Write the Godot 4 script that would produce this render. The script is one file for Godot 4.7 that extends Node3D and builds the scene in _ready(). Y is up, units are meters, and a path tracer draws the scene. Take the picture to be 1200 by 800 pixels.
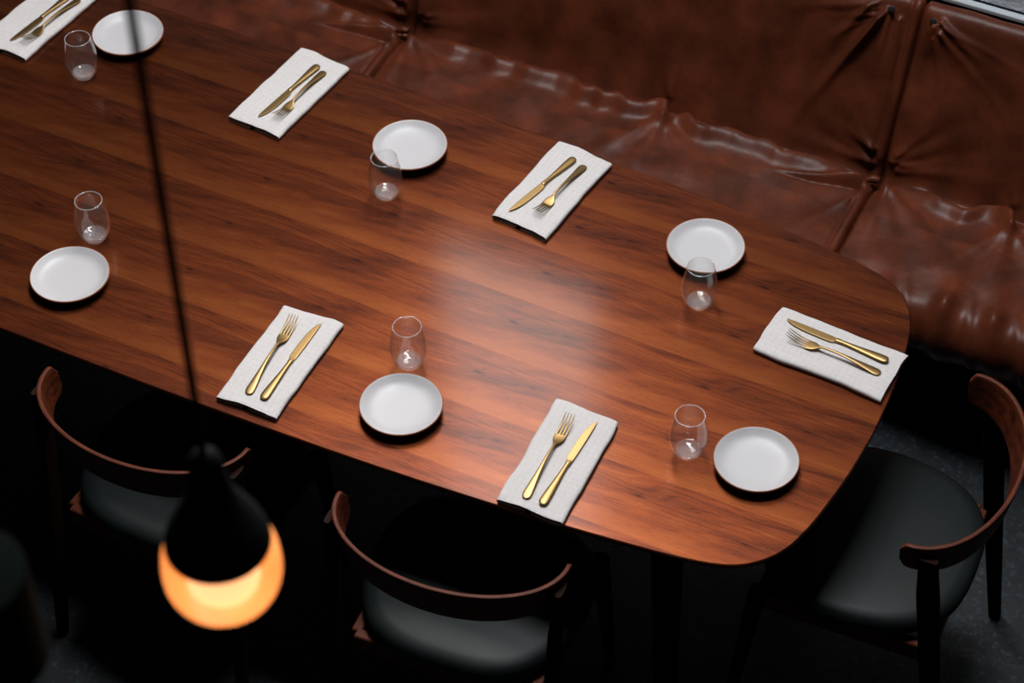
extends Node3D
# A long walnut table laid for dinner, seen from a mezzanine: leather banquette behind, chairs in front.
# World: x runs along the table (right end +x), z towards the front chairs, y up, floor at 0, table centre at the origin.

const TOP := 0.74
var used := {}
var M := {}

# ------------------------------------------------------------------ helpers
func numbered(called: String) -> String:
	if not used.has(called):
		used[called] = 0
		return called
	used[called] += 1
	return "%s_%03d" % [called, used[called]]

func tag(o: Node, label := "", category := "", group := "", kind := "") -> Node:
	if label: o.set_meta("label", label)
	if category: o.set_meta("category", category)
	if group: o.set_meta("group", group)
	if kind: o.set_meta("kind", kind)
	return o

func thing(called: String, label: String, category: String, at := Vector3.ZERO, turn := 0.0, group := "") -> Node3D:
	var o := Node3D.new()
	o.name = numbered(called)
	add_child(o)
	o.position = at
	o.rotation.y = turn
	tag(o, label, category, group)
	return o

func part(called: String, mesh: Mesh, mat: Material, parent: Node = null, at := Vector3.ZERO) -> MeshInstance3D:
	var o := MeshInstance3D.new()
	o.mesh = mesh
	o.material_override = mat
	if parent == null:
		o.name = numbered(called)
		add_child(o)
	else:
		o.name = called
		parent.add_child(o, true)
	o.position = at
	return o

func structure(called: String, mesh: Mesh, mat: Material, at := Vector3.ZERO) -> MeshInstance3D:
	var o := part(called, mesh, mat, null, at)
	tag(o, "", "", "", "structure")
	return o

func mat(c: Color, rough := 0.6, metal := 0.0, spec := 0.5) -> StandardMaterial3D:
	var m := StandardMaterial3D.new()
	m.albedo_color = c
	m.roughness = rough
	m.metallic = metal
	m.metallic_specular = spec
	return m

# rows of points -> one mesh; rows that repeat make a crease; closed joins the last column to the first
func grid(rows: Array, closed := false, flip := false, uvs: Array = []) -> ArrayMesh:
	var nr := rows.size()
	var nc: int = rows[0].size()
	var cols := nc + 1 if closed else nc
	var v := PackedVector3Array()
	var uv := PackedVector2Array()
	for i in nr:
		var row: PackedVector3Array = rows[i]
		for j in cols:
			v.append(row[j % nc])
			if uvs.is_empty():
				uv.append(Vector2(float(j) / maxf(1.0, cols - 1), float(i) / maxf(1.0, nr - 1)))
			else:
				uv.append(uvs[i][j])
	var n := PackedVector3Array()
	n.resize(v.size())
	var idx := PackedInt32Array()
	for i in nr - 1:
		for j in cols - 1:
			var a := i * cols + j
			var b := a + 1
			var c := a + cols
			var d := c + 1
			var fa := (v[c] - v[a]).cross(v[b] - v[a])
			var fb := (v[c] - v[b]).cross(v[d] - v[b])
			if flip:
				fa = -fa
				fb = -fb
			if fa.length_squared() > 1e-22:
				n[a] += fa; n[b] += fa; n[c] += fa
				if flip: idx.append_array([a, c, b])
				else: idx.append_array([a, b, c])
			if fb.length_squared() > 1e-22:
				n[b] += fb; n[c] += fb; n[d] += fb
				if flip: idx.append_array([b, c, d])
				else: idx.append_array([b, d, c])
	if closed:
		for i in nr:
			var s := n[i * cols] + n[i * cols + cols - 1]
			n[i * cols] = s
			n[i * cols + cols - 1] = s
	for i in nr:                                   # rows that shrink to a point share one normal
		var a := i * cols
		if v[a].distance_squared_to(v[a + cols / 2]) < 1e-14 and v[a].distance_squared_to(v[a + cols / 4]) < 1e-14:
			var s := Vector3.ZERO
			for j in cols: s += n[a + j]
			for j in cols: n[a + j] = s
	for k in n.size():
		n[k] = n[k].normalized() if n[k].length_squared() > 1e-24 else Vector3.UP
	var arr := []
	arr.resize(Mesh.ARRAY_MAX)
	arr[Mesh.ARRAY_VERTEX] = v
	arr[Mesh.ARRAY_NORMAL] = n
	arr[Mesh.ARRAY_TEX_UV] = uv
	arr[Mesh.ARRAY_INDEX] = idx
	var m := ArrayMesh.new()
	m.add_surface_from_arrays(Mesh.PRIMITIVE_TRIANGLES, arr)
	return m

# profile of (radius, height), turned round the y axis, listed from the bottom centre round the outside
func lathe(profile: Array, segs := 48) -> ArrayMesh:
	var rows := []
	for p in profile:
		var r := PackedVector3Array()
		for j in segs:
			var a := TAU * j / segs
			r.append(Vector3(p.x * cos(a), p.y, p.x * sin(a)))
		rows.append(r)
	return grid(rows, true)

func smooth(pts: Array, steps := 4) -> Array:
	var out := []
	for i in pts.size() - 1:
		var p0: Vector2 = pts[maxi(i - 1, 0)]
		var p3: Vector2 = pts[mini(i + 2, pts.size() - 1)]
		for k in steps:
			out.append(pts[i].cubic_interpolate(pts[i + 1], p0, p3, float(k) / steps))
	out.append(pts[-1])
	return out

# a box with chamfered edges, centred in x and z, standing on y = 0
func block(size: Vector3, bevel := 0.003) -> ArrayMesh:
	var st := SurfaceTool.new()
	st.begin(Mesh.PRIMITIVE_TRIANGLES)
	st.set_smooth_group(-1)
	var rings := []
	for l in [[bevel, 0.0], [0.0, bevel], [0.0, size.y - bevel], [bevel, size.y]]:
		var x: float = size.x / 2 - l[0]
		var z: float = size.z / 2 - l[0]
		var y: float = l[1]
		var c := bevel
		rings.append([Vector3(x - c, y, -z), Vector3(x, y, -z + c), Vector3(x, y, z - c), Vector3(x - c, y, z), Vector3(-x + c, y, z), Vector3(-x, y, z - c), Vector3(-x, y, -z + c), Vector3(-x + c, y, -z)])
	for i in 3:
		for j in 8:
			var a: Vector3 = rings[i][j]
			var b: Vector3 = rings[i][(j + 1) % 8]
			var c: Vector3 = rings[i + 1][j]
			var d: Vector3 = rings[i + 1][(j + 1) % 8]
			for p in [a, b, c, b, d, c]: st.add_vertex(p)
	for j in range(1, 7):
		for p in [rings[0][0], rings[0][j + 1], rings[0][j]]: st.add_vertex(p)
		for p in [rings[3][0], rings[3][j], rings[3][j + 1]]: st.add_vertex(p)
	st.generate_normals()
	return st.commit()

# stations of [centre, half-width vector, half-thickness vector]: a rounded bar swept through them, closed at both ends
func sweep(stations: Array, sides := 16, square := 2.6, closed_ends := true) -> ArrayMesh:
	var rows := []
	var count := stations.size()
	for i in count:
		var s: Array = stations[i]
		var row := PackedVector3Array()
		for j in sides:
			var a := TAU * j / sides
			var ca := cos(a)
			var sa := sin(a)
			var x := signf(ca) * pow(absf(ca), 2.0 / square)
			var y := signf(sa) * pow(absf(sa), 2.0 / square)
			row.append(s[0] + s[1] * x + s[2] * y)
		if closed_ends and (i == 0 or i == count - 1):
			var tip := PackedVector3Array()
			for j in sides: tip.append(s[0])
			if i == 0:
				rows.append(tip); rows.append(row); rows.append(row)
			else:
				rows.append(row); rows.append(row); rows.append(tip)
		else:
			rows.append(row)
	return grid(rows, true)

func noise(seed_value: int, freq: float, octaves := 3) -> FastNoiseLite:
	var n := FastNoiseLite.new()
	n.seed = seed_value
	n.noise_type = FastNoiseLite.TYPE_SIMPLEX_SMOOTH
	n.frequency = freq
	n.fractal_octaves = octaves
	return n

func put(buf: PackedByteArray, at: int, c: Vector3) -> void:
	buf[at] = clampi(int(c.x), 0, 255)
	buf[at + 1] = clampi(int(c.y), 0, 255)
	buf[at + 2] = clampi(int(c.z), 0, 255)

func texture(w: int, h: int, buf: PackedByteArray) -> ImageTexture:
	return ImageTexture.create_from_image(Image.create_from_data(w, h, false, Image.FORMAT_RGB8, buf))

# ------------------------------------------------------------------ scene
func _ready() -> void:
	setup_camera_and_light()
	make_materials()
	build_room()
	build_table()
	build_sofa()
	build_chairs()
	lay_table()
	build_pendants()

func setup_camera_and_light() -> void:
	var cam := Camera3D.new()
	cam.name = "camera"
	add_child(cam)
	var yaw := deg_to_rad(27.5)
	var pitch := 0.80973617
	var roll := -0.01455506
	var fw := Vector3(0, -sin(pitch), -cos(pitch)).rotated(Vector3.UP, yaw)
	var up := Vector3(0, cos(pitch), -sin(pitch)).rotated(Vector3.UP, yaw)
	var rt := Vector3(1, 0, 0).rotated(Vector3.UP, yaw)
	cam.transform = Transform3D(Basis(rt * cos(roll) + up * sin(roll), -rt * sin(roll) + up * cos(roll), -fw), Vector3(2.6, 4.289, 3.09))
	var lens := CameraAttributesPhysical.new()
	lens.frustum_focal_length = 80.6
	lens.frustum_focus_distance = 4.98
	lens.exposure_aperture = 4.0
	lens.frustum_near = 0.05
	lens.frustum_far = 60.0
	cam.attributes = lens
	cam.current = true

	var env := Environment.new()
	env.background_mode = Environment.BG_COLOR
	env.background_color = Color(0.02, 0.022, 0.026)
	env.tonemap_mode = Environment.TONE_MAPPER_LINEAR
	env.tonemap_exposure = 1.0
	env.sdfgi_enabled = true
	env.ssao_enabled = true
	env.ssil_enabled = true
	var we := WorldEnvironment.new()
	we.name = "environment"
	we.environment = env
	add_child(we)

	# daylight through the tall window above the banquette
	area_light("window_daylight", Vector2(0.52, 1.4), Vector3(0.34, 2.74, -1.29), Vector3(0, PI, 0), Color(1.0, 0.985, 0.97), WINDOW_ENERGY)
	# daylight through the high window left of it
	area_light("high_window_daylight", Vector2(1.2, 1.1), Vector3(0.15, 4.35, -1.29), Vector3(0, PI, 0), Color(1.0, 0.985, 0.97), HIGH_ENERGY)
	# daylight through the roof light
	area_light("roof_daylight", Vector2(1.5, 0.9), Vector3(1.0, 5.23, -0.55), Vector3(-PI / 2, PI, 0), Color(0.97, 0.985, 1.0), ROOF_ENERGY)

const WINDOW_ENERGY := 1.6
const HIGH_ENERGY := 15.0
const ROOF_ENERGY := 14.0

func area_light(called: String, size: Vector2, at: Vector3, turn: Vector3, c: Color, energy: float) -> void:
	var l := AreaLight3D.new()
	l.name = called
	l.area_size = size
	l.light_color = c
	l.light_energy = energy
	l.area_normalize_energy = true
	l.area_range = 20.0
	l.area_attenuation = 2.0
	l.shadow_enabled = true
	add_child(l)
	l.position = at
	l.rotation = turn

# ------------------------------------------------------------------ materials
func make_materials() -> void:
	M.table = mat(Color.WHITE, 0.42, 0.85, 0.4)
	M.table.clearcoat_enabled = true
	M.table.clearcoat = 0.45
	M.table.clearcoat_roughness = 0.15
	M.table.albedo_texture = table_wood()
	M.table_under = mat(Color8(52, 30, 20), 0.6)
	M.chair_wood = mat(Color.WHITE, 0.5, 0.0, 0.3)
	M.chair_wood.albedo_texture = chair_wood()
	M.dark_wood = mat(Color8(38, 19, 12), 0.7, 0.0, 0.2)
	M.seat_leather = mat(Color8(19, 25, 24), 0.5, 0.0, 0.36)
	M.leather = mat(Color.WHITE, 0.4, 0.0, 0.33)
	M.leather.albedo_texture = leather_colour()
	M.leather.uv1_triplanar = true
	M.leather.uv1_world_triplanar = true
	M.leather.uv1_scale = Vector3(1.1, 1.1, 1.1)
	M.black = mat(Color8(14, 14, 15), 0.6)
	M.glaze = mat(Color8(194, 191, 192), 0.42, 0.0, 0.5)
	M.clay = mat(Color8(150, 96, 66), 0.75)
	M.linen = mat(Color.WHITE, 0.92, 0.0, 0.3)
	M.linen.albedo_texture = linen_weave()
	M.gold = mat(Color8(158, 128, 84), 0.4, 1.0)
	M.thin_glass = mat(Color(1, 1, 1, 0.012), 0.0, 0.0, 0.5)
	M.thin_glass.transparency = BaseMaterial3D.TRANSPARENCY_ALPHA
	M.base_glass = mat(Color(1, 1, 1, 0.11), 0.0, 0.0, 0.5)
	M.base_glass.transparency = BaseMaterial3D.TRANSPARENCY_ALPHA
	M.rim_glass = mat(Color(1, 1, 1, 0.18), 0.05, 0.0, 0.5)
	M.rim_glass.transparency = BaseMaterial3D.TRANSPARENCY_ALPHA
	M.floor = mat(Color.WHITE, 0.45, 0.0, 0.5)
	M.floor.albedo_texture = terrazzo()
	M.floor.uv1_triplanar = true
	M.floor.uv1_world_triplanar = true
	M.floor.uv1_scale = Vector3(0.8, 0.8, 0.8)
	M.block = mat(Color8(226, 232, 238), 0.8)
	M.block.heightmap_enabled = false
	var nt := NoiseTexture2D.new()
	nt.width = 512
	nt.height = 512
	nt.seamless = true
	nt.noise = noise(11, 0.045, 4)
	nt.as_normal_map = true
	nt.bump_strength = 6.0
	M.block.normal_enabled = true
	M.block.normal_texture = nt
	M.block.normal_scale = 0.6
	M.block.uv1_triplanar = true
	M.block.uv1_world_triplanar = true
	M.block.uv1_scale = Vector3(3, 3, 3)
	M.mortar = mat(Color8(120, 124, 128), 0.9)
	M.ledge = mat(Color8(196, 202, 206), 0.4)
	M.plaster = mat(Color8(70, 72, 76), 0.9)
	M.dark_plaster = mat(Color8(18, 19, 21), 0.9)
	M.steel = mat(Color8(40, 42, 45), 0.5, 0.3)
	M.pane = mat(Color8(230, 235, 240), 0.3)
	M.pane.emission_enabled = true
	M.pane.emission = Color(0.95, 0.97, 1.0)
	M.pane.emission_energy_multiplier = 0.8
	M.lamp_black = mat(Color8(6, 7, 8), 0.7, 0.0, 0.25)
	M.lamp_green = mat(Color8(4, 10, 7), 0.9, 0.0, 0.15)
	M.shade_glass = mat(Color(1.0, 0.72, 0.45, 0.5), 0.4)
	M.shade_glass.transparency = BaseMaterial3D.TRANSPARENCY_ALPHA
	M.shade_glass.emission_enabled = true
	M.shade_glass.emission = Color(1.0, 0.62, 0.33)
	M.shade_glass.emission_energy_multiplier = 0.75
	M.bulb = mat(Color8(255, 240, 220), 0.3)
	M.bulb.emission_enabled = true
	M.bulb.emission = Color(1.0, 0.82, 0.62)
	M.bulb.emission_energy_multiplier = 1.5

# the top is laid in leaves of one flitch, each 0.1645 m wide with the same figure
const BOARD_CUTS := [-0.546, -0.358, -0.194, -0.029, 0.135, 0.300, 0.464, 0.546]

func table_wood() -> ImageTexture:
	var w := 2048
	var h := 960
	var flow := noise(3, 1.0, 2)
	var fine := noise(5, 1.0, 3)
	var fig := noise(8, 1.0, 3)
	var buf := PackedByteArray()
	buf.resize(w * h * 3)
	var tone := [0.0, -0.02, 0.015, -0.01, 0.02, 0.0, -0.015, 0.01]
	var dark := Vector3(46, 16, 8)
	var mid := Vector3(101, 46, 20)
	var light := Vector3(143, 83, 36)
	# knots and swirls: x, place across the leaf, half-length, half-width, strength
	var knots := [[1.015, 0.067, 0.05, 0.016, 1.0], [1.138, 0.057, 0.04, 0.010, 0.7], [0.62, 0.05, 0.07, 0.02, 0.5], [0.30, 0.075, 0.05, 0.014, 0.6], [1.46, 0.06, 0.07, 0.02, 0.6], [-0.12, 0.05, 0.06, 0.018, 0.6], [-0.6, 0.07, 0.06, 0.018, 0.5], [1.70, 0.08, 0.04, 0.012, 0.6], [-1.2, 0.06, 0.06, 0.018, 0.6]]
	for py in h:
		var z := (py + 0.5) / h * 1.12 - 0.56
		var b := 0
		while b < 6 and z > BOARD_CUTS[b + 1]: b += 1
		var v: float = z - (BOARD_CUTS[b] if b > 0 else BOARD_CUTS[1] - 0.1645)
		var straight := smoothstep(0.085, 0.15, v)
		for px in w:
			var x := (px + 0.5) / w * 3.7 - 1.85
			var bend := flow.get_noise_2d(x * 1.5, v * 9.0) * 0.024 + fig.get_noise_2d(x * 4.5 + 7.0, v * 22.0) * 0.005
			var y := v + bend * (1.0 - straight * 0.75)
			var spot := 0.0
			var dusk := 0.0
			for k in knots:
				var dx: float = (x - k[0]) / k[2]
				if absf(dx) < 3.0:
					var dz: float = (v - k[1]) / k[3]
					var q := dx * dx + dz * dz
					if q < 9.0:
						var e := exp(-q)
						y += e * 0.022 * k[4] * signf(dz) * (1.0 - exp(-absf(dz) * 3.0))
						dusk += exp(-q * 0.5) * k[4]
						spot += exp(-q * 30.0) * k[4]
			var turn := fposmod(y * lerpf(95.0, 190.0, straight) + flow.get_noise_2d(x * 0.8 + 40.0, y * 12.0) * 1.6, 1.0)
			var line := pow(maxf(0.0, 1.0 - absf(turn - 0.5) * 2.6), 2.0)     # late wood: thin dark lines
			var streak := fine.get_noise_2d(x * 3.0, y * 300.0)
			var broad := fig.get_noise_2d(x * 1.6 + 20.0, y * 34.0)
			var curl := fig.get_noise_2d(x * 6.0 + v * 20.0, v * 12.0 - x * 2.0 + 31.0)
			var pore := fine.get_noise_2d(x * 18.0 + 90.0, y * 520.0)
			var t: float = 0.47 + tone[b] + straight * 0.20 - line * lerpf(0.13, 0.10, straight) + streak * 0.10 + broad * 0.13 * (1.0 - straight * 0.4) + curl * 0.19 * (1.0 - straight * 0.6) - dusk * 0.10
			if pore > 0.22: t -= (pore - 0.22) * 0.45
			t -= spot * 0.6
			var c := dark.lerp(mid, maxf(t, 0.0) * 2.0) if t < 0.5 else mid.lerp(light, (t - 0.5) * 2.0)
			put(buf, (py * w + px) * 3, c)
	return texture(w, h, buf)

func chair_wood() -> ImageTexture:
	var w := 512
	var h := 128
	var fine := noise(15, 1.0, 3)
	var buf := PackedByteArray()
	buf.resize(w * h * 3)
	for py in h:
		for px in w:
			var s := fine.get_noise_2d(px * 0.012, py * 0.35)
			put(buf, (py * w + px) * 3, Vector3(86, 39, 21) * (1.0 + s * 0.5))
	return texture(w, h, buf)

func leather_colour() -> ImageTexture:
	var s := 1024
	var big := noise(31, 0.006, 4)
	var small := noise(32, 0.06, 4)
	var grain := noise(33, 0.25, 2)
	var buf := PackedByteArray()
	buf.resize(s * s * 3)
	for py in s:
		for px in s:
			var m := 1.0 + big.get_noise_2d(px, py) * 0.36 + small.get_noise_2d(px, py) * 0.1 + grain.get_noise_2d(px, py) * 0.12
			put(buf, (py * s + px) * 3, Vector3(90, 43, 26) * m)
	return texture(s, s, buf)

func linen_weave() -> ImageTexture:
	var w := 512
	var h := 1024
	var slub := noise(41, 1.0, 2)
	var buf := PackedByteArray()
	buf.resize(w * h * 3)
	for py in h:
		for px in w:
			# one picture covers 0.15 m by 0.30 m; pale checks woven in
			var a := slub.get_noise_2d(px * 0.9, py * 0.02)
			var b := slub.get_noise_2d(px * 0.02 + 70.0, py * 0.9)
			var v := 1.0 + (a + b) * 0.055
			var gx := absf(fposmod(px + a * 3.0, 44.0) - 22.0)
			var gy := absf(fposmod(py + b * 3.0, 44.0) - 22.0)
			var c := Vector3(209, 204, 202) * v
			if gx < 1.6: c = c.lerp(Vector3(188, 176, 168), 0.38)
			if gy < 1.6: c = c.lerp(Vector3(188, 176, 168), 0.38)
			put(buf, (py * w + px) * 3, c)
	return texture(w, h, buf)

func terrazzo() -> ImageTexture:
	var s := 1024
	var base := noise(51, 0.02, 3)
	var buf := PackedByteArray()
	buf.resize(s * s * 3)
	var cell := FastNoiseLite.new()
	cell.seed = 52
	cell.noise_type = FastNoiseLite.TYPE_CELLULAR
	cell.frequency = 0.15
	cell.cellular_return_type = FastNoiseLite.RETURN_CELL_VALUE
	cell.fractal_type = FastNoiseLite.FRACTAL_NONE
	for py in s:
		for px in s:
			var v := cell.get_noise_2d(px, py)
			var c := Vector3(13, 21, 27) * (1.0 + base.get_noise_2d(px, py) * 0.25)
			if v > 0.55: c = Vector3(28, 40, 48)
			elif v < -0.4: c = Vector3(5, 7, 9)
			if v > 0.93: c = Vector3(46, 56, 62)
			put(buf, (py * s + px) * 3, c)
	return texture(s, s, buf)

# ------------------------------------------------------------------ room
func build_room() -> void:
	structure("floor", block(Vector3(10.4, 0.1, 6.9), 0.002), M.floor, Vector3(0, -0.1, 2.0))
	# back wall: plain footing behind the banquette, painted blocks, then plaster round the tall window
	var wall := structure("wall_back", block(Vector3(10.4, 0.845, 0.2), 0.002), M.plaster, Vector3(0, 0, -1.41))
	part("mortar_bed", block(Vector3(10.4, 0.8, 0.18), 0.001), M.mortar, wall, Vector3(0, 0.845, -0.005))
	var whole := block(Vector3(0.39, 0.19, 0.19), 0.004)
	for row in 4:
		for k in 20:
			var x := -3.95 + k * 0.4 + (0.2 if row % 2 == 1 else 0.0) + 0.082
			part("concrete_block", whole, M.block, wall, Vector3(x, 0.855 + row * 0.2, 0.0))
	# openings: tall window x 0.06..0.62, y 2.02..3.46; high window x -0.47..0.77, y 3.78..4.92
	part("plaster_panel", block(Vector3(4.73, 3.6, 0.2), 0.002), M.plaster, wall, Vector3(-2.835, 1.645, 0))
	part("plaster_panel", block(Vector3(4.43, 3.6, 0.2), 0.002), M.plaster, wall, Vector3(2.985, 1.645, 0))
	part("plaster_panel", block(Vector3(0.53, 2.135, 0.2), 0.002), M.plaster, wall, Vector3(-0.205, 1.645, 0))
	part("plaster_panel", block(Vector3(0.56, 0.375, 0.2), 0.002), M.plaster, wall, Vector3(0.34, 1.645, 0))
	part("plaster_panel", block(Vector3(0.56, 0.32, 0.2), 0.002), M.plaster, wall, Vector3(0.34, 3.46, 0))
	part("plaster_panel", block(Vector3(0.15, 2.135, 0.2), 0.002), M.plaster, wall, Vector3(0.695, 1.645, 0))
	part("plaster_panel", block(Vector3(1.24, 0.325, 0.2), 0.002), M.plaster, wall, Vector3(0.15, 4.92, 0))
	structure("trim_1", block(Vector3(8.4, 0.012, 0.02), 0.002), M.ledge, Vector3(0.0, 0.845, -1.300))
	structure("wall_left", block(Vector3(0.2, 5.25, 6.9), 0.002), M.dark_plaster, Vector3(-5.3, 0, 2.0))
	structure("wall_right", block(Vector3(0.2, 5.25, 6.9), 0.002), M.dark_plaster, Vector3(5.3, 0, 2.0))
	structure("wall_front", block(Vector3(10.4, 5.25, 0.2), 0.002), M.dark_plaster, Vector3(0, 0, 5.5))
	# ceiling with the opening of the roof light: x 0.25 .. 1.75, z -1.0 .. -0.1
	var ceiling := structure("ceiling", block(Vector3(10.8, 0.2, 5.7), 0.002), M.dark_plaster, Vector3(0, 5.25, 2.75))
	part("ceiling_panel", block(Vector3(10.8, 0.2, 0.6), 0.002), M.dark_plaster, ceiling, Vector3(0, 0, -4.05))
	part("ceiling_panel", block(Vector3(5.65, 0.2, 0.9), 0.002), M.dark_plaster, ceiling, Vector3(-2.575, 0, -3.3))
	part("ceiling_panel", block(Vector3(3.65, 0.2, 0.9), 0.002), M.dark_plaster, ceiling, Vector3(3.575, 0, -3.3))
	# tall window: frame, bars, panes
	var win := Node3D.new()
	win.name = "window_1"
	add_child(win)
	win.position = Vector3(0.34, 2.02, -1.4)
	tag(win, "", "", "", "structure")
	for s in [-1, 1]:
		part("window_frame", block(Vector3(0.03, 1.44, 0.06)), M.steel, win, Vector3(0.265 * s, 0, 0.03))
		part("window_frame", block(Vector3(0.50, 0.03, 0.06)), M.steel, win, Vector3(0, 0.0 if s < 0 else 1.41, 0.03))
	part("pane", block(Vector3(0.50, 1.38, 0.008), 0.001), M.pane, win, Vector3(0, 0.03, 0.03))
	var high := Node3D.new()
	high.name = "window_3"
	add_child(high)
	high.position = Vector3(0.15, 3.78, -1.4)
	tag(high, "", "", "", "structure")
	for s in [-1, 1]:
		part("window_frame", block(Vector3(0.03, 1.14, 0.06)), M.steel, high, Vector3(0.605 * s, 0, 0.03))
		part("window_frame", block(Vector3(1.18, 0.03, 0.06)), M.steel, high, Vector3(0, 0.0 if s < 0 else 1.11, 0.03))
	part("pane", block(Vector3(1.18, 1.08, 0.008), 0.001), M.pane, high, Vector3(0, 0.03, 0.03))
	var sky := Node3D.new()
	sky.name = "window_2"
	add_child(sky)
	sky.position = Vector3(1.0, 5.27, -0.55)
	tag(sky, "", "", "", "structure")
	part("pane", block(Vector3(1.48, 0.01, 0.88), 0.001), M.pane, sky)

# ------------------------------------------------------------------ table
const OUTLINE := [Vector2(0, 0.546), Vector2(0.45, 0.543), Vector2(0.75, 0.535), Vector2(1.0, 0.524), Vector2(1.25, 0.506), Vector2(1.45, 0.486), Vector2(1.6, 0.466), Vector2(1.672, 0.449), Vector2(1.716, 0.428), Vector2(1.752, 0.394), Vector2(1.778, 0.350), Vector2(1.795, 0.292), Vector2(1.807, 0.220), Vector2(1.818, 0.120), Vector2(1.823, 0.0)]

func outline() -> PackedVector2Array:
	var q := smooth(OUTLINE, 5)
	var out := PackedVector2Array()
	for i in range(q.size()): out.append(q[i])
	for i in range(q.size() - 2, -1, -1): out.append(Vector2(q[i].x, -q[i].y))
	for i in range(1, q.size()): out.append(Vector2(-q[i].x, -q[i].y))
	for i in range(q.size() - 2, 0, -1): out.append(Vector2(-q[i].x, q[i].y))
	return out

func inset(o: PackedVector2Array, d: float) -> PackedVector2Array:
	var out := PackedVector2Array()
	var n := o.size()
	for i in n:
		var t := (o[(i + 1) % n] - o[(i - 1 + n) % n]).normalized()
		out.append(o[i] + Vector2(t.y, -t.x) * d * -1.0)
	return out

func build_table() -> void:
	var t := thing("dining_table", "long reddish-brown wooden dining table with rounded corners, laid with plates and napkins", "table")
	var o := outline()
	# check which side inset goes to
	var way := 1.0 if inset(o, 0.1)[0].y < o[0].y else -1.0
	var layers := [[inset(o, 0.0024 * way), TOP], [o, TOP - 0.0020], [o, TOP - 0.010], [inset(o, 0.03 * way), TOP - 0.030]]
	for b in 7:
		var z0: float = BOARD_CUTS[b] + (0.00008 if b > 0 else -1.0)
		var z1: float = BOARD_CUTS[b + 1] - (0.00008 if b < 6 else -1.0)
		var st := SurfaceTool.new()
		st.begin(Mesh.PRIMITIVE_TRIANGLES)
		st.set_smooth_group(-1)
		var n := o.size()
		var rings := []
		for l in layers:
			var ring := PackedVector3Array()
			for p in l[0]:
				var z := clampf(p.y, z0, z1)
				var far := 9.0 if z == p.y else reach(l[0], z)
				ring.append(Vector3(clampf(p.x, -far, far), l[1], z))
			rings.append(ring)
		for i in n:
			var j := (i + 1) % n
			for k in 3:
				quad(st, rings[k][i], rings[k][j], rings[k + 1][i], rings[k + 1][j])
		var c := Vector3(0, TOP, clampf((maxf(z0, -0.54) + minf(z1, 0.54)) / 2, -0.54, 0.54))
		for i in n:
			tri(st, c, rings[0][i], rings[0][(i + 1) % n], Vector3.UP)
			tri(st, c - Vector3(0, 0.03, 0), rings[3][i], rings[3][(i + 1) % n], Vector3.DOWN)
		st.generate_normals()
		part("board", st.commit(), M.table, t)
	# underframe and legs in shadow below
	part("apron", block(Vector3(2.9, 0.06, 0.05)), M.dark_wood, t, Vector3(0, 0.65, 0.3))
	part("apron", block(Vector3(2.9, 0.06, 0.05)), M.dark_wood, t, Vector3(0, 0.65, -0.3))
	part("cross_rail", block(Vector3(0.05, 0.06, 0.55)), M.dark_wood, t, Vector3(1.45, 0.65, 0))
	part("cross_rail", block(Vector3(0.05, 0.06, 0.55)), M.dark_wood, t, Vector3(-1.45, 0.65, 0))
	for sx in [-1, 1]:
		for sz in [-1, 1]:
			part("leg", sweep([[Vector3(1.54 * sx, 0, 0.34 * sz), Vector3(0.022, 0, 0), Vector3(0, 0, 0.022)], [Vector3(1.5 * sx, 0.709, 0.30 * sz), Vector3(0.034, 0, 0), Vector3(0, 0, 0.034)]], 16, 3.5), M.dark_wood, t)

func reach(o: PackedVector2Array, z: float) -> float:
	for i in o.size() - 1:
		if o[i].x > 0 and o[i + 1].x > 0 and (o[i].y - z) * (o[i + 1].y - z) <= 0.0 and o[i].y != o[i + 1].y:
			return lerpf(o[i].x, o[i + 1].x, (z - o[i].y) / (o[i + 1].y - o[i].y))
	return 9.0

func quad(st: SurfaceTool, a: Vector3, b: Vector3, c: Vector3, d: Vector3) -> void:
	for p in [a, b, c, b, d, c]:
		st.set_uv(Vector2((p.x + 1.85) / 3.7, (p.z + 0.56) / 1.12))
		st.add_vertex(p)

func tri(st: SurfaceTool, a: Vector3, b: Vector3, c: Vector3, face: Vector3) -> void:
	var f := (c - a).cross(b - a)
	if f.length_squared() < 1e-18: return
	var o := [a, b, c] if f.dot(face) > 0 else [a, c, b]
	for p in o:
		st.set_uv(Vector2((p.x + 1.85) / 3.7, (p.z + 0.56) / 1.12))
		st.add_vertex(p)

# ------------------------------------------------------------------ banquette
# the hide's course from behind the back, over the top, down the back, over the seat and round its front: (z, y)
const COURSE := [Vector2(-1.285, 0.70), Vector2(-1.283, 0.80), Vector2(-1.272, 0.845), Vector2(-1.25, 0.862), Vector2(-1.226, 0.848), Vector2(-1.205, 0.80), Vector2(-1.16, 0.69), Vector2(-1.105, 0.56), Vector2(-1.068, 0.478), Vector2(-1.045, 0.447), Vector2(-1.012, 0.458), Vector2(-0.95, 0.456), Vector2(-0.85, 0.450), Vector2(-0.745, 0.444), Vector2(-0.693, 0.426), Vector2(-0.67, 0.375), Vector2(-0.683, 0.315), Vector2(-0.73, 0.275)]
const SEAMS := [-2.50, -1.175, 0.150, 1.475, 2.80]
var course := []       # [z, y, length so far]
var lump: FastNoiseLite
var ripple: FastNoiseLite
var rim_s := 0.0

func course_at(s: float) -> Vector2:
	for i in range(1, course.size()):
		if course[i].z >= s:
			var k: float = (s - course[i - 1].z) / maxf(1e-6, course[i].z - course[i - 1].z)
			return Vector2(lerpf(course[i - 1].x, course[i].x, k), lerpf(course[i - 1].y, course[i].y, k))
	return Vector2(course[-1].x, course[-1].y)

func s_on_back(y: float) -> float:
	for i in range(1, course.size()):
		if course[i].x > -1.24 and course[i].y <= y: return course[i].z
	return 0.0

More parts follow.
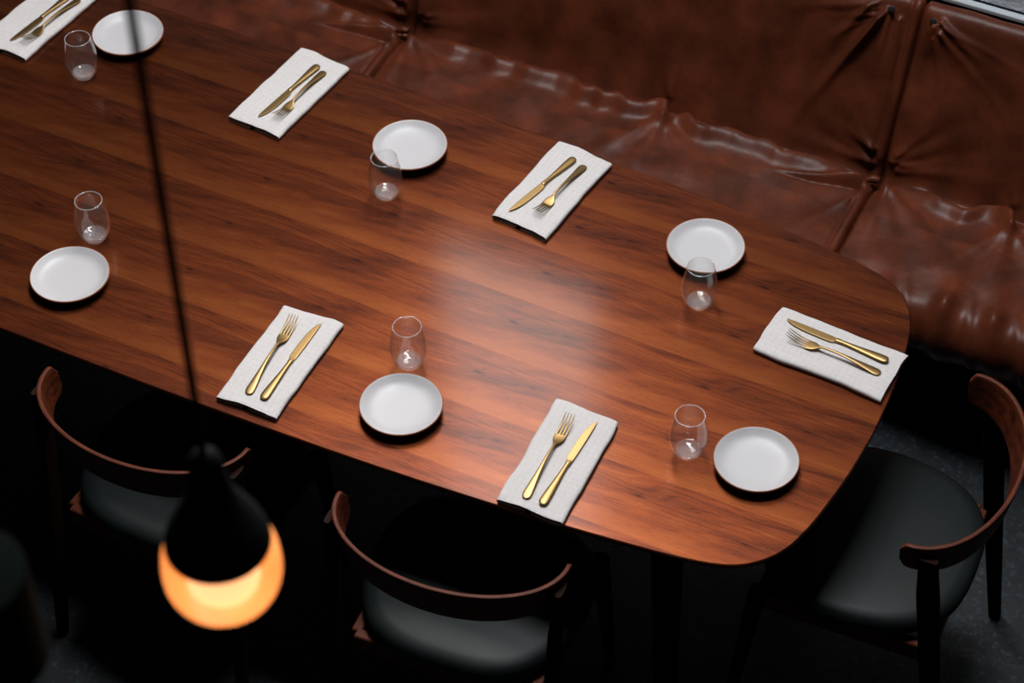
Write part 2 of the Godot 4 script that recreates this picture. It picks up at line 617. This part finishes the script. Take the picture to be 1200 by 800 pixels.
func s_on_seat(z: float) -> float:
	for i in range(1, course.size()):
		if course[i].x >= z and course[i].x > -1.04: return course[i].z
	return 0.0

# folds: [x0, s0, x1, s1, half-width at start, at end, height at start, at end, sharpness]
var folds := []
func fold(a: Vector2, b: Vector2, w0: float, w1: float, h0: float, h1: float) -> void:
	folds.append([a, b, w0, w1, h0, h1])

func on_back(x: float, y: float) -> Vector2: return Vector2(x, s_on_back(y))
func on_seat(x: float, z: float) -> Vector2: return Vector2(x, s_on_seat(z))

func list_folds() -> void:
	var rng := RandomNumberGenerator.new()
	rng.seed = 77
	for k in SEAMS.size():
		var x: float = SEAMS[k]
		# pleats gathered at the two eyelets by the seam, fanning down the back
		for p in [[-0.085, 0.834, -0.258, 0.521, 0.010], [-0.128, 0.832, -0.224, 0.696, 0.007], [-0.094, 0.828, -0.162, 0.713, 0.008], [-0.074, 0.833, -0.080, 0.66, 0.007], [-0.05, 0.826, -0.044, 0.68, 0.007], [-0.11, 0.84, -0.33, 0.78, 0.006]]:
			fold(on_back(x + p[0], p[1]), on_back(x + p[2], p[3]), 0.006, 0.020, p[4] * 1.7, 0.0015)
		for p in [[0.034, 0.837, 0.05, 0.73, 0.007], [0.044, 0.838, 0.116, 0.76, 0.008], [0.052, 0.845, 0.173, 0.80, 0.009], [0.038, 0.835, 0.082, 0.74, 0.007], [0.03, 0.83, 0.03, 0.70, 0.006]]:
			fold(on_back(x + p[0], p[1]), on_back(x + p[2], p[3]), 0.005, 0.017, p[4] * 1.7, 0.001)
		# creases drawn towards the tuft where back and seat meet
		for p in [[0.13, 0.69, 0.006], [0.21, 0.63, 0.008], [0.30, 0.56, 0.008], [-0.22, 0.58, 0.008], [-0.30, 0.51, 0.009], [-0.12, 0.66, 0.005]]:
			fold(on_back(x + p[0] * 0.12, 0.478 + (p[1] - 0.46) * 0.1), on_back(x + p[0], p[1]), 0.009, 0.03, p[2], 0.001)
		# faint long creases in the back, fanning from eyelets and tuft
		for i in 22:
			var side := -1.0 if i % 2 == 0 else 1.0
			var a := rng.randf_range(0.15, 1.4)
			var reach_out := rng.randf_range(0.10, 0.30)
			if i < 12:
				var x_e: float = x + (-0.072 if side < 0 else 0.034)
				fold(on_back(x_e + side * 0.03 * cos(a), 0.835 - 0.02 * sin(a)), on_back(x_e + side * reach_out * cos(a), maxf(0.5, 0.835 - reach_out * sin(a))), 0.004, 0.011, rng.randf_range(0.003, 0.007), 0.0005)
			else:
				fold(on_back(x + side * 0.05 * cos(a), 0.49 + 0.04 * sin(a)), on_back(x + side * (0.06 + reach_out) * cos(a), minf(0.82, 0.49 + reach_out * sin(a))), 0.007, 0.022, rng.randf_range(0.002, 0.006), 0.0005)
		# two sharp tucks in the seat, left of the tuft
		fold(on_seat(x - 0.03, -1.012), on_seat(x - 0.25, -0.962), 0.010, 0.007, 0.016, 0.004)
		fold(on_seat(x - 0.03, -0.996), on_seat(x - 0.25, -0.95), 0.008, 0.006, -0.016, -0.003)
		fold(on_seat(x - 0.02, -0.98), on_seat(x - 0.13, -0.80), 0.008, 0.018, 0.006, 0.001)
		fold(on_seat(x + 0.03, -1.0), on_seat(x + 0.05, -0.80), 0.008, 0.02, 0.007, 0.001)
		fold(on_seat(x + 0.03, -1.005), on_seat(x + 0.12, -0.85), 0.009, 0.024, 0.009, 0.001)
		fold(on_seat(x + 0.03, -1.012), on_seat(x + 0.20, -0.90), 0.010, 0.03, 0.012, 0.002)
	for k in SEAMS.size() - 1:
		var x0: float = SEAMS[k]
		# the gathered bunch in the rim and the long drapes running from it to the front
		var xb := x0 + (0.757 if k == 2 else 0.345)
		fold(on_back(xb - 0.005, 0.50), on_back(xb - 0.05, 0.70), 0.015, 0.04, 0.008, 0.002)
		fold(on_seat(xb, -0.99), on_seat(xb - 0.10, -0.85), 0.016, 0.03, 0.014, 0.004)
		fold(on_seat(xb + 0.01, -0.99), on_seat(xb + 0.01, -0.80), 0.014, 0.03, 0.012, 0.004)
		fold(on_seat(xb + 0.04, -0.98), on_seat(xb + 0.16, -0.86), 0.016, 0.035, 0.010, 0.003)
		for i in 9:
			var x := x0 + 0.12 + i * 0.135 + rng.randf_range(-0.03, 0.03)
			var z := rng.randf_range(-0.93, -0.85)
			var lean := rng.randf_range(-0.02, 0.10)
			var hh := rng.randf_range(0.007, 0.014) if k == 3 else rng.randf_range(0.002, 0.005)
			fold(on_seat(x, z), on_seat(x + lean * 0.7, -0.72), 0.035, 0.022, 0.001, hh)
			fold(on_seat(x + lean * 0.7, -0.72), Vector2(x + lean * 1.3, course[-1].z - 0.05), 0.022, 0.030, hh, hh * 0.8)
			if k == 3:
				fold(on_seat(x + 0.05 + lean * 0.5, -0.78), Vector2(x + 0.09 + lean, course[-1].z - 0.08), 0.010, 0.014, 0.001, 0.009)

func swell(x: float, s: float, x0: float, x1: float) -> float:
	var d := lump.get_noise_2d(x, s) * 0.010 + ripple.get_noise_2d(x, s) * 0.0009
	var u := (x - x0) / (x1 - x0)
	d += 0.012 * sin(u * PI)
	var edge := minf(x - x0, x1 - x)
	d -= 0.014 * exp(-pow(edge / 0.0045, 2.0))
	# the puffed rim where the seat hide turns up to the back, gathered in one bunch between the tufts
	var sc := rim_s + 0.014 * sin(u * PI) + lump.get_noise_2d(x * 2.0, 40.0) * 0.030
	var xb := x0 + (0.757 if x0 > 0.0 and x0 < 1.0 else 0.345)
	var rise := 0.014 + 0.015 * sin(u * PI) + ripple.get_noise_2d(x * 0.6, 9.0) * 0.006
	var bx := x - xb
	rise += 0.020 * exp(-pow(bx / (0.05 if bx < 0.0 else 0.012), 2.0)) - 0.010 * exp(-pow((bx - 0.035) / 0.022, 2.0))
	var ds := s - sc + 0.02 * exp(-pow(bx / (0.05 if bx < 0.0 else 0.012), 2.0))
	d += rise * exp(-pow(ds / (0.012 if ds < 0.0 else 0.026), 2.0)) * smoothstep(0.0, 0.05, edge)
	# the turned strap of hide along the left of each seam
	var strap := x1 - x
	if strap < 0.05: d += 0.004 * smoothstep(0.026, 0.020, strap) * smoothstep(0.0, 0.006, strap) - 0.004 * exp(-pow((strap - 0.029) / 0.004, 2.0))
	# tufts pull the hide in
	var sj: float = course[TUFT].z
	for e in [x0, x1]:
		var q := (pow((x - e) / 0.05, 2.0) + pow((s - sj) / 0.045, 2.0))
		d -= 0.022 * exp(-q)
	return d

const TUFT := 36
func build_sofa() -> void:
	lump = noise(61, 3.2, 2)
	ripple = noise(62, 14.0, 3)
	var q := smooth(COURSE, 4)
	var run := 0.0
	for i in q.size():
		if i: run += q[i].distance_to(q[i - 1])
		course.append(Vector3(q[i].x, q[i].y, run))
	rim_s = s_on_seat(-1.028)
	list_folds()
	var sofa := thing("banquette", "long brown leather banquette with tufted seams behind the dining table", "sofa", Vector3(0, 0, 0))
	for k in 4:
		var x0: float = SEAMS[k]
		var x1: float = SEAMS[k + 1]
		var nx := 150 if k == 0 else 300
		var ns := 110 if k == 0 else 230
		if k == 0:
			nx = 120; ns = 100
		var rows := []
		var height := []
		for i in ns + 1:
			var line := PackedFloat32Array()
			line.resize(nx + 1)
			var s: float = course[-1].z * i / ns
			for j in nx + 1:
				line[j] = swell(lerpf(x0, x1, float(j) / nx), s, x0, x1)
			height.append(line)
		var total: float = course[-1].z
		for f in folds:
			var a: Vector2 = f[0]
			var b: Vector2 = f[1]
			var wmax := maxf(f[2], f[3]) * 2.6
			var jl := maxi(0, int((minf(a.x, b.x) - wmax - x0) / (x1 - x0) * nx))
			var jh := mini(nx, int((maxf(a.x, b.x) + wmax - x0) / (x1 - x0) * nx) + 1)
			var il := maxi(0, int((minf(a.y, b.y) - wmax) / total * ns))
			var ih := mini(ns, int((maxf(a.y, b.y) + wmax) / total * ns) + 1)
			var ab := b - a
			var len2 := maxf(1e-8, ab.length_squared())
			for i in range(il, ih + 1):
				for j in range(jl, jh + 1):
					var p := Vector2(lerpf(x0, x1, float(j) / nx), total * i / ns) - a
					var t := clampf(p.dot(ab) / len2, 0.0, 1.0)
					var d := (p - ab * t).length()
					var w: float = lerpf(f[2], f[3], t)
					if d < w * 2.6: height[i][j] += lerpf(f[4], f[5], t) * exp(-d * d / (w * w))
		for i in ns + 1:
			var s: float = total * i / ns
			var c := course_at(s)
			var e := course_at(minf(s + 0.012, total)) - course_at(maxf(s - 0.012, 0.0))
			var nrm := Vector2(-e.y, e.x).normalized()        # (z, y) outward
			if nrm.y < 0 and c.y > 0.44 and c.x > -1.2: nrm = nrm
			var row := PackedVector3Array()
			for j in nx + 1:
				var o: Vector2 = c + nrm * height[i][j]
				row.append(Vector3(lerpf(x0, x1, float(j) / nx), maxf(o.y, 0.2), maxf(o.x, -1.29)))
			rows.append(row)
		part("leather_panel", grid(rows, false, true), M.leather, sofa)
	# eyelets at the top of each seam, tuft knots where back meets seat, plinth below
	var ring := lathe([Vector2(0, 0), Vector2(0.0085, 0), Vector2(0.0085, 0.002), Vector2(0.006, 0.003), Vector2(0, 0.003)], 20)
	for x in [0.15, 1.475]:
		for d in [-0.072, 0.034]:
			var g := part("eyelet", ring, M.black, sofa, Vector3(x + d, 0.843, -1.208))
			g.rotation.x = deg_to_rad(62)
	for x in [-1.175, 0.15, 1.475]:
		part("tuft_knot", sweep([[Vector3(-0.03, 0, 0.008), Vector3(0, 0.006, 0), Vector3(0, 0, 0.006)], [Vector3(-0.012, 0.006, 0.004), Vector3(0, 0.011, 0), Vector3(0, 0, 0.011)], [Vector3(0.004, 0.003, 0), Vector3(0, 0.008, 0), Vector3(0, 0, 0.008)]], 14, 2.2), M.leather, sofa, Vector3(x, 0.452, -1.04))
	part("plinth", block(Vector3(5.3, 0.27, 0.42)), M.black, sofa, Vector3(0.15, 0.0, -1.02))
	part("back_board", block(Vector3(5.3, 0.5, 0.03)), M.black, sofa, Vector3(0.15, 0.27, -1.27))

# ------------------------------------------------------------------ chairs
func chair_proto() -> Node3D:
	var t := thing("dining_chair", "", "chair")
	# seat cushion
	var rows := []
	for l in [[0.0, 0.408], [0.90, 0.408], [0.955, 0.413], [0.985, 0.425], [1.0, 0.440], [0.985, 0.453], [0.94, 0.463], [0.85, 0.469], [0.6, 0.474], [0.3, 0.476], [0.0, 0.477]]:
		var row := PackedVector3Array()
		for j in 64:
			var a := TAU * j / 64
			var ca := cos(a)
			var sa := sin(a)
			var x := signf(ca) * pow(absf(ca), 2.0 / 2.9) * 0.243
			var z := signf(sa) * pow(absf(sa), 2.0 / 2.7) * (0.228 if sa > 0 else 0.215)
			x *= 1.0 - 0.10 * clampf(z / 0.228, 0.0, 1.0)
			row.append(Vector3(x * l[0], l[1], z * l[0]))
		rows.append(row)
	part("seat", grid(rows, true), M.seat_leather, t)
	# frame under the seat: four rails
	part("seat_rail", block(Vector3(0.37, 0.05, 0.024)), M.chair_wood, t, Vector3(0, 0.358, -0.178))
	part("seat_rail", block(Vector3(0.40, 0.05, 0.024)), M.chair_wood, t, Vector3(0, 0.358, 0.188))
	for s in [-1, 1]:
		part("seat_rail", block(Vector3(0.024, 0.05, 0.36)), M.chair_wood, t, Vector3(0.20 * s, 0.358, 0.005))
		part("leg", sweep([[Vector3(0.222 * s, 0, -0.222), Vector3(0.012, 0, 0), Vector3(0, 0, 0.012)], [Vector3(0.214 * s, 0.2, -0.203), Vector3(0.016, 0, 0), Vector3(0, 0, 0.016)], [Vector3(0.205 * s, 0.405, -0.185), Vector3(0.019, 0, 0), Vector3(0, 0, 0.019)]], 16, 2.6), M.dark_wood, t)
		# rear leg rises outside the backrest as a post
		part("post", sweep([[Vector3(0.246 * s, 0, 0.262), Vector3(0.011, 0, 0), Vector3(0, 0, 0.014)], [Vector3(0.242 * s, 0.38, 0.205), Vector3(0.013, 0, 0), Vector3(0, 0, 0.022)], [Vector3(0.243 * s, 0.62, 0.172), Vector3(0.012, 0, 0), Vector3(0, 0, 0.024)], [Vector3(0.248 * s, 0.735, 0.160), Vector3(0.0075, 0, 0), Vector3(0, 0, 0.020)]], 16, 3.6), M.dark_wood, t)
	# bent backrest band
	var band := []
	var uvs := []
	var n := 56
	for i in n + 1:
		var f := -1.0 + 2.0 * i / n
		var ang := f * deg_to_rad(96.0)
		var c := Vector3(0.241 * sin(ang), 0, 0.118 + 0.146 * cos(ang))
		var tan_v := Vector3(0.241 * cos(ang), 0, -0.146 * sin(ang)).normalized()
		var out := Vector3(-tan_v.z, 0.0, tan_v.x)
		var half := 0.049 - 0.010 * f * f
		var close := clampf((1.0 - absf(f)) / 0.07, 0.0, 1.0)
		half *= sqrt(1.0 - pow(1.0 - close, 2.0)) * 0.5 + 0.5
		var yc := 0.765 - (0.049 - 0.004 * f * f)
		var row := PackedVector3Array()
		var uvrow := []
		for j in 24:
			var a := TAU * j / 24
			var ca := cos(a)
			var sa := sin(a)
			var px := signf(ca) * pow(absf(ca), 2.0 / 5.0) * 0.0058
			var py := signf(sa) * pow(absf(sa), 2.0 / 9.0) * half
			row.append(c + out * (px + py * 0.16) + Vector3(0, yc + py, 0))
		for j in 25: uvrow.append(Vector2(f * 1.2, j / 25.0))
		if i == 0 or i == n:
			var tip := PackedVector3Array()
			for j in 24: tip.append(c + Vector3(0, yc, 0))
			if i == 0:
				band.append(tip); uvs.append(uvrow)
			band.append(row); uvs.append(uvrow)
			band.append(row); uvs.append(uvrow)
			if i == n:
				band.append(tip); uvs.append(uvrow)
		else:
			band.append(row)
			uvs.append(uvrow)
	part("backrest", grid(band, true, false, uvs), M.chair_wood, t)
	return t

func build_chairs() -> void:
	var a := chair_proto()
	a.position = Vector3(0.455, 0, 0.497)
	a.rotation.y = deg_to_rad(-1.0)
	tag(a, "dark wooden chair with curved back behind the glowing pendant lamp, at front left", "chair", "dining chairs round the table")
	for c in [[Vector3(1.163, 0, 0.498), 4.5, "dark wooden chair with green-grey seat at the table's front, right of the pendant lamp"], [Vector3(1.862, 0, 0.012), 93.0, "dark wooden chair at the rounded right end of the table"]]:
		var o: Node3D = a.duplicate()
		o.name = numbered("dining_chair")
		add_child(o)
		o.position = c[0]
		o.rotation.y = deg_to_rad(c[1])
		o.set_meta("label", c[2])

# ------------------------------------------------------------------ things on the table
func lay_table() -> void:
	# plates
	var dish := lathe(smooth([Vector2(0.0853, 0.0193), Vector2(0.0830, 0.0184), Vector2(0.077, 0.0150), Vector2(0.068, 0.0110), Vector2(0.055, 0.0085), Vector2(0.03, 0.0075), Vector2(0.0, 0.0073)], 4), 72)
	var body := lathe([Vector2(0.0, 0.0), Vector2(0.046, 0.0), Vector2(0.046, 0.0), Vector2(0.048, 0.003), Vector2(0.066, 0.006), Vector2(0.079, 0.0110), Vector2(0.0850, 0.0148), Vector2(0.0870, 0.0162), Vector2(0.0876, 0.0175), Vector2(0.0874, 0.0188), Vector2(0.0866, 0.0195), Vector2(0.0853, 0.0193)], 72)
	for p in [[-0.262, -0.400, "small pale grey plate at far left, crossed by the pendant's cord"], [0.554, -0.343, "small pale grey plate between the two folded napkins beside the banquette"], [1.301, -0.338, "small pale grey plate near the table's far right corner, glass before it"], [0.090, 0.361, "small pale grey plate alone at the table's left front, glass behind it"], [0.925, 0.374, "small pale grey plate between the two front napkins"], [1.641, 0.186, "small pale grey plate at the rounded front right corner of the table"]]:
		var t := thing("side_plate", p[2], "plate", Vector3(p[0], TOP, p[1]), 0.0, "pale plates on the table")
		part("dish", dish, M.glaze, t).scale.y = 1.36
		part("clay_underside", body, M.clay, t).scale.y = 1.36
	# glasses
	var bowl := lathe(smooth([Vector2(0.0265, 0.0095), Vector2(0.0345, 0.024), Vector2(0.0388, 0.042), Vector2(0.0392, 0.056), Vector2(0.0368, 0.080), Vector2(0.0330, 0.100), Vector2(0.0305, 0.1145), Vector2(0.0299, 0.1155), Vector2(0.0293, 0.1145), Vector2(0.0318, 0.100), Vector2(0.0355, 0.080), Vector2(0.0378, 0.056), Vector2(0.0372, 0.042), Vector2(0.0322, 0.026), Vector2(0.0255, 0.0165)], 5), 56)
	var foot := lathe([Vector2(0.0, 0.0), Vector2(0.017, 0.0)] + smooth([Vector2(0.017, 0.0), Vector2(0.0205, 0.0015), Vector2(0.0265, 0.0094), Vector2(0.0262, 0.013), Vector2(0.0255, 0.0164)], 4) + smooth([Vector2(0.024, 0.0155), Vector2(0.012, 0.0115), Vector2(0.0, 0.0105)], 4), 56)
	var bead := []
	for k in 13:
		var a := -PI / 2 + TAU * k / 12
		bead.append(Vector2(0.0300 + 0.0011 * cos(a), 0.1153 + 0.0011 * sin(a)))
	var rim := lathe(bead, 56)
	for g in [[-0.283, -0.238, "clear stemless glass beside the far left plate"], [0.576, -0.190, "clear stemless glass in front of the plate between the banquette-side napkins"], [1.352, -0.186, "clear stemless glass overlapping the far right plate"], [0.06, 0.222, "clear stemless glass behind the left front plate"], [0.875, 0.249, "clear stemless glass at the table's centre, behind the front middle plate"], [1.503, 0.214, "clear stemless glass left of the front right corner plate"]]:
		var o := thing("stemless_glass", g[2], "glass", Vector3(g[0], TOP + 0.0003, g[1]), 0.0, "stemless glasses on the table")
		part("bowl", bowl, M.thin_glass, o)
		part("thick_base", foot, M.base_glass, o)
		part("rim", rim, M.rim_glass, o)
	# napkins with a knife and a fork each; turn 0 = tips towards -z
	var where := ["at the far left corner of the picture", "nearest the far left plate on the banquette side", "in the middle of the banquette side", "at the front left of the table", "at the front, right of the middle plate", "at the table's rounded right end"]
	var spots := [
		[Vector2(-0.503, -0.366), 4.0, 11], [Vector2(0.198, -0.397), 4.5, 12], [Vector2(0.910, -0.368), 5.0, 13],
		[Vector2(0.629, 0.367), -1.8, 14], [Vector2(1.280, 0.355), -2.5, 15], [Vector2(1.663, -0.170), 93.5, 16]]
	for i in 6:
		var s: Array = spots[i]
		# knife end, knife tip, fork end, fork tip
		var n := thing("folded_napkin", "folded off-white checked linen napkin " + where[i], "napkin", Vector3(s[0].x, TOP, s[0].y), -deg_to_rad(s[1]), "linen napkins on the table")
		part("cloth", napkin(s[2], i), M.linen, n)
	var knives := [[-0.476, -0.470, -0.503, -0.252], [0.216, -0.502, 0.188, -0.278], [0.914, -0.474, 0.862, -0.250], [0.6585, 0.486, 0.652, 0.243], [1.304, 0.482, 1.303, 0.234], [1.783, -0.192, 1.545, -0.208]]
	var forks := [[-0.448, -0.462, -0.470, -0.256], [0.240, -0.490, 0.227, -0.286], [0.945, -0.463, 0.920, -0.262], [0.622, 0.486, 0.600, 0.257], [1.266, 0.481, 1.255, 0.250], [1.781, -0.152, 1.565, -0.165]]
	for i in 6:
		var a: Array = knives[i]
		place_cutlery("table_knife", a, knife_node, "gold knife on the folded napkin " + where[i], "knife", "gold knives on the napkins")
		a = forks[i]
		place_cutlery("table_fork", a, fork_node, "gold fork on the folded napkin " + where[i], "fork", "gold forks on the napkins")

const NAPKIN_TOP := 0.0167
func place_cutlery(called: String, a: Array, make: Callable, label: String, category: String, group: String) -> void:
	var from := Vector3(a[0], TOP + NAPKIN_TOP + 0.0005, a[1])
	var to := Vector3(a[2], TOP + NAPKIN_TOP + 0.0005, a[3])
	var o: Node3D
	if protos.has(called):
		o = protos[called].duplicate()
		o.name = numbered(called)
		add_child(o)
	else:
		o = make.call()
		protos[called] = o
	tag(o, label, category, group)
	var d := to - from
	o.basis = Basis(Vector3.UP, atan2(-d.x, -d.z)).scaled_local(Vector3(1, 1, d.length() / 0.24))
	o.position = from

var protos := {}

# a sheet folded in three: cross-section runs from the under-left flap round both edges to the under-right flap
func napkin(seed_value: int, which: int) -> ArrayMesh:
	var n := noise(seed_value, 9.0, 2)
	var hw := 0.0725
	var len_half := 0.146
	var mid := [Vector2(-0.012, 0.0022), Vector2(-0.03, 0.0018), Vector2(-0.055, 0.0018), Vector2(-hw + 0.006, 0.0022), Vector2(-hw + 0.0018, 0.0040), Vector2(-hw + 0.0008, 0.0090), Vector2(-hw + 0.0025, 0.0134), Vector2(-hw + 0.008, 0.0152), Vector2(-0.05, 0.0156), Vector2(-0.03, 0.0156), Vector2(-0.01, 0.0156), Vector2(0.01, 0.0156), Vector2(0.03, 0.0156), Vector2(0.05, 0.0156), Vector2(hw - 0.008, 0.0152), Vector2(hw - 0.0025, 0.0134), Vector2(hw - 0.0008, 0.0090), Vector2(hw - 0.0018, 0.0040), Vector2(hw - 0.006, 0.0022), Vector2(0.045, 0.0018), Vector2(0.02, 0.0018), Vector2(0.0, 0.0022)]
	mid = smooth(mid, 3)
	var half := 0.0011
	var ring := []
	var along := []
	var run := 0.0
	for side in [1, -1]:
		for i in mid.size():
			var k: int = i if side == 1 else mid.size() - 1 - i
			var t: Vector2 = (mid[mini(k + 1, mid.size() - 1)] - mid[maxi(k - 1, 0)]).normalized()
			ring.append(mid[k] + Vector2(-t.y, t.x) * half * side)
			along.append(mid[k].x / 0.15 + 0.5 if mid[k].y > 0.008 else mid[k].x / 0.15 + 0.53)
	along.append(along[0])
	var rows := []
	var uvs := []
	var steps := 30
	for i in steps + 3:
		var q := clampi(i - 1, 0, steps)
		var f := -1.0 + 2.0 * q / steps
		var row := PackedVector3Array()
		var uvrow := []
		for j in ring.size():
			var p: Vector2 = ring[j]
			var lift := 0.0
			var top: float = smoothstep(0.005, 0.015, p.y)
			lift = top * (n.get_noise_2d(p.x * 1.4, f * 0.145) * 0.0014 - 0.0006)
			lift -= top * pow(absf(f), 6.0) * (0.0016 + 0.0016 * n.get_noise_2d(p.x * 2.2 + 9.0, f))
			var wob := n.get_noise_2d(f * 0.12 + 5.0, signf(p.x)) * 0.004
			var z := f * (len_half + n.get_noise_2d(p.x * 0.7, f * 3.0 + 20.0) * 0.007)
			if i == 0 or i == steps + 2:
				pass
			row.append(Vector3(p.x + wob, p.y + lift, z))
		for j in ring.size() + 1:
			uvrow.append(Vector2(along[j], f * 0.48 + 0.5))
		if i == 0 or i == steps + 2:
			# close the cut edge: fold the far side of the ring onto the near side
			var m := ring.size() / 2
			var flat := PackedVector3Array()
			for j in ring.size():
				flat.append((row[j] + row[ring.size() - 1 - j]) / 2)
			row = flat
		rows.append(row)
		uvs.append(uvrow)
	return grid(rows, true, true, uvs)

# both lie along -z from the handle's end at the origin, 0.24 long
func knife_node() -> Node3D:
	var t := thing("table_knife", "", "knife")
	var st := []
	for p in [[0.0, 0.0035, 0.0016], [0.002, 0.0072, 0.0026], [0.006, 0.0095, 0.0032], [0.015, 0.0102, 0.0034], [0.035, 0.0092, 0.0034], [0.065, 0.0070, 0.0034], [0.09, 0.0054, 0.0033], [0.108, 0.0047, 0.0032], [0.114, 0.0058, 0.0036], [0.119, 0.0058, 0.0036], [0.122, 0.0050, 0.0026]]:
		st.append([Vector3(0, 0.0042, -p[0]), Vector3(p[1], 0, 0), Vector3(0, p[2], 0)])
	part("handle", sweep(st, 18, 2.3), M.gold, t)
	st = []
	for p in [[0.120, -0.0042, 0.0052, 0.0018], [0.124, -0.0075, 0.0060, 0.0014], [0.130, -0.0098, 0.0066, 0.0012], [0.155, -0.0100, 0.0070, 0.0011], [0.185, -0.0094, 0.0072, 0.0010], [0.205, -0.0076, 0.0072, 0.0010], [0.222, -0.0042, 0.0069, 0.0009], [0.233, -0.0002, 0.0064, 0.0008], [0.238, 0.0030, 0.0060, 0.0006], [0.240, 0.0046, 0.0056, 0.0003]]:
		st.append([Vector3((p[1] + p[2]) / 2, 0.0030, -p[0]), Vector3((p[2] - p[1]) / 2, 0, 0), Vector3(0, p[3], 0)])
	part("blade", sweep(st, 20, 7.0), M.gold, t)
	return t

func fork_node() -> Node3D:
	var t := thing("table_fork", "", "fork")
	var st := []
	for p in [[0.0, 0.0032, 0.0010, 0.0020], [0.002, 0.0068, 0.0015, 0.0021], [0.006, 0.0090, 0.0018, 0.0024], [0.014, 0.0098, 0.0019, 0.0030], [0.032, 0.0084, 0.0020, 0.0050], [0.06, 0.0058, 0.0021, 0.0085], [0.09, 0.0040, 0.0022, 0.0115], [0.12, 0.0030, 0.0023, 0.0125], [0.145, 0.0028, 0.0023, 0.0110], [0.157, 0.0036, 0.0021, 0.0090]]:
		st.append([Vector3(0, p[3], -p[0]), Vector3(p[1], 0, 0), Vector3(0, p[2], 0)])
	part("handle", sweep(st, 16, 2.2), M.gold, t)
	st = []
	for p in [[0.155, 0.0034, 0.0016, 0.0094], [0.161, 0.0062, 0.0014, 0.0078], [0.167, 0.0100, 0.0012, 0.0062], [0.174, 0.0120, 0.0011, 0.0048], [0.182, 0.0124, 0.0010, 0.0040], [0.188, 0.0123, 0.0010, 0.0038]]:
		st.append([Vector3(0, p[3], -p[0]), Vector3(p[1], 0, 0), Vector3(0, p[2], 0)])
	var head := part("head", sweep(st, 18, 2.4), M.gold, t)
	for k in 4:
		var x := -0.0099 + 0.0066 * k
		st = []
		for p in [[0.186, 0.0021, 0.0010, 0.0038], [0.200, 0.0018, 0.0010, 0.0052], [0.215, 0.0016, 0.0009, 0.0090], [0.230, 0.0013, 0.0008, 0.0145], [0.240, 0.0006, 0.0005, 0.0190]]:
			st.append([Vector3(x, p[3], -p[0]), Vector3(p[1], 0, 0), Vector3(0, p[2], 0)])
		part("tine", sweep(st, 8, 2.2), M.gold, head)
	return t

# ------------------------------------------------------------------ pendants
func build_pendants() -> void:
	# the rim where black cap and glass meet hangs at this point
	var at := Vector3(1.561, 2.277, 1.814)
	var t := thing("pendant_lamp", "lit amber glass pendant lamp with black bell cap on a black cord", "lamp", at)
	part("cap", lathe(smooth([Vector2(0.0585, 0.0), Vector2(0.0605, 0.002), Vector2(0.060, 0.010), Vector2(0.054, 0.030), Vector2(0.042, 0.055), Vector2(0.030, 0.080), Vector2(0.0235, 0.105), Vector2(0.0205, 0.128), Vector2(0.0185, 0.142), Vector2(0.013, 0.152), Vector2(0.006, 0.157), Vector2(0.0, 0.158)], 5), 56), M.lamp_black, t)
	part("cord", lathe([Vector2(0, 0.147), Vector2(0.0048, 0.147), Vector2(0.0048, 2.97), Vector2(0, 2.97)], 14), M.lamp_black, t)
	part("ceiling_rose", lathe([Vector2(0, 2.93), Vector2(0.05, 2.93), Vector2(0.055, 2.945), Vector2(0.055, 2.9735), Vector2(0, 2.9735)], 32), M.lamp_black, t)
	var shade := smooth([Vector2(0.0585, -0.001), Vector2(0.0640, -0.008), Vector2(0.0672, -0.025), Vector2(0.0680, -0.045), Vector2(0.0655, -0.062), Vector2(0.0580, -0.079), Vector2(0.0470, -0.090), Vector2(0.030, -0.095), Vector2(0.0, -0.096)], 4)
	part("glass_shade", lathe(shade, 56), M.shade_glass, t)
	part("bulb", lathe(smooth([Vector2(0.0, -0.088), Vector2(0.022, -0.083), Vector2(0.038, -0.070), Vector2(0.042, -0.055), Vector2(0.036, -0.038), Vector2(0.020, -0.018), Vector2(0.014, 0.0)], 4), 24), M.bulb, t)
	var l := OmniLight3D.new()
	l.name = "pendant_light"
	l.light_color = Color(1.0, 0.80, 0.56)
	l.light_energy = 0.004
	l.light_size = 0.015
	l.omni_range = 12.0
	l.omni_attenuation = 2.0
	l.shadow_enabled = true
	t.add_child(l)
	l.position = Vector3(0, -0.055, 0)
	# a second, unlit shade at the left border of the view
	var g := thing("green_pendant", "dark green unlit shade hanging blurred at the left border", "lamp", Vector3(1.467, 2.496, 2.105))
	part("shade", lathe([Vector2(0.0, -0.002), Vector2(0.066, -0.13), Vector2(0.066, -0.13), Vector2(0.070, -0.13), Vector2(0.070, -0.13), Vector2(0.068, 0.0), Vector2(0.064, 0.006), Vector2(0.01, 0.012), Vector2(0.0, 0.012)], 40), M.lamp_green, g)
	part("cord", lathe([Vector2(0, 0.01), Vector2(0.003, 0.01), Vector2(0.003, 2.752), Vector2(0, 2.752)], 12), M.lamp_black, g)
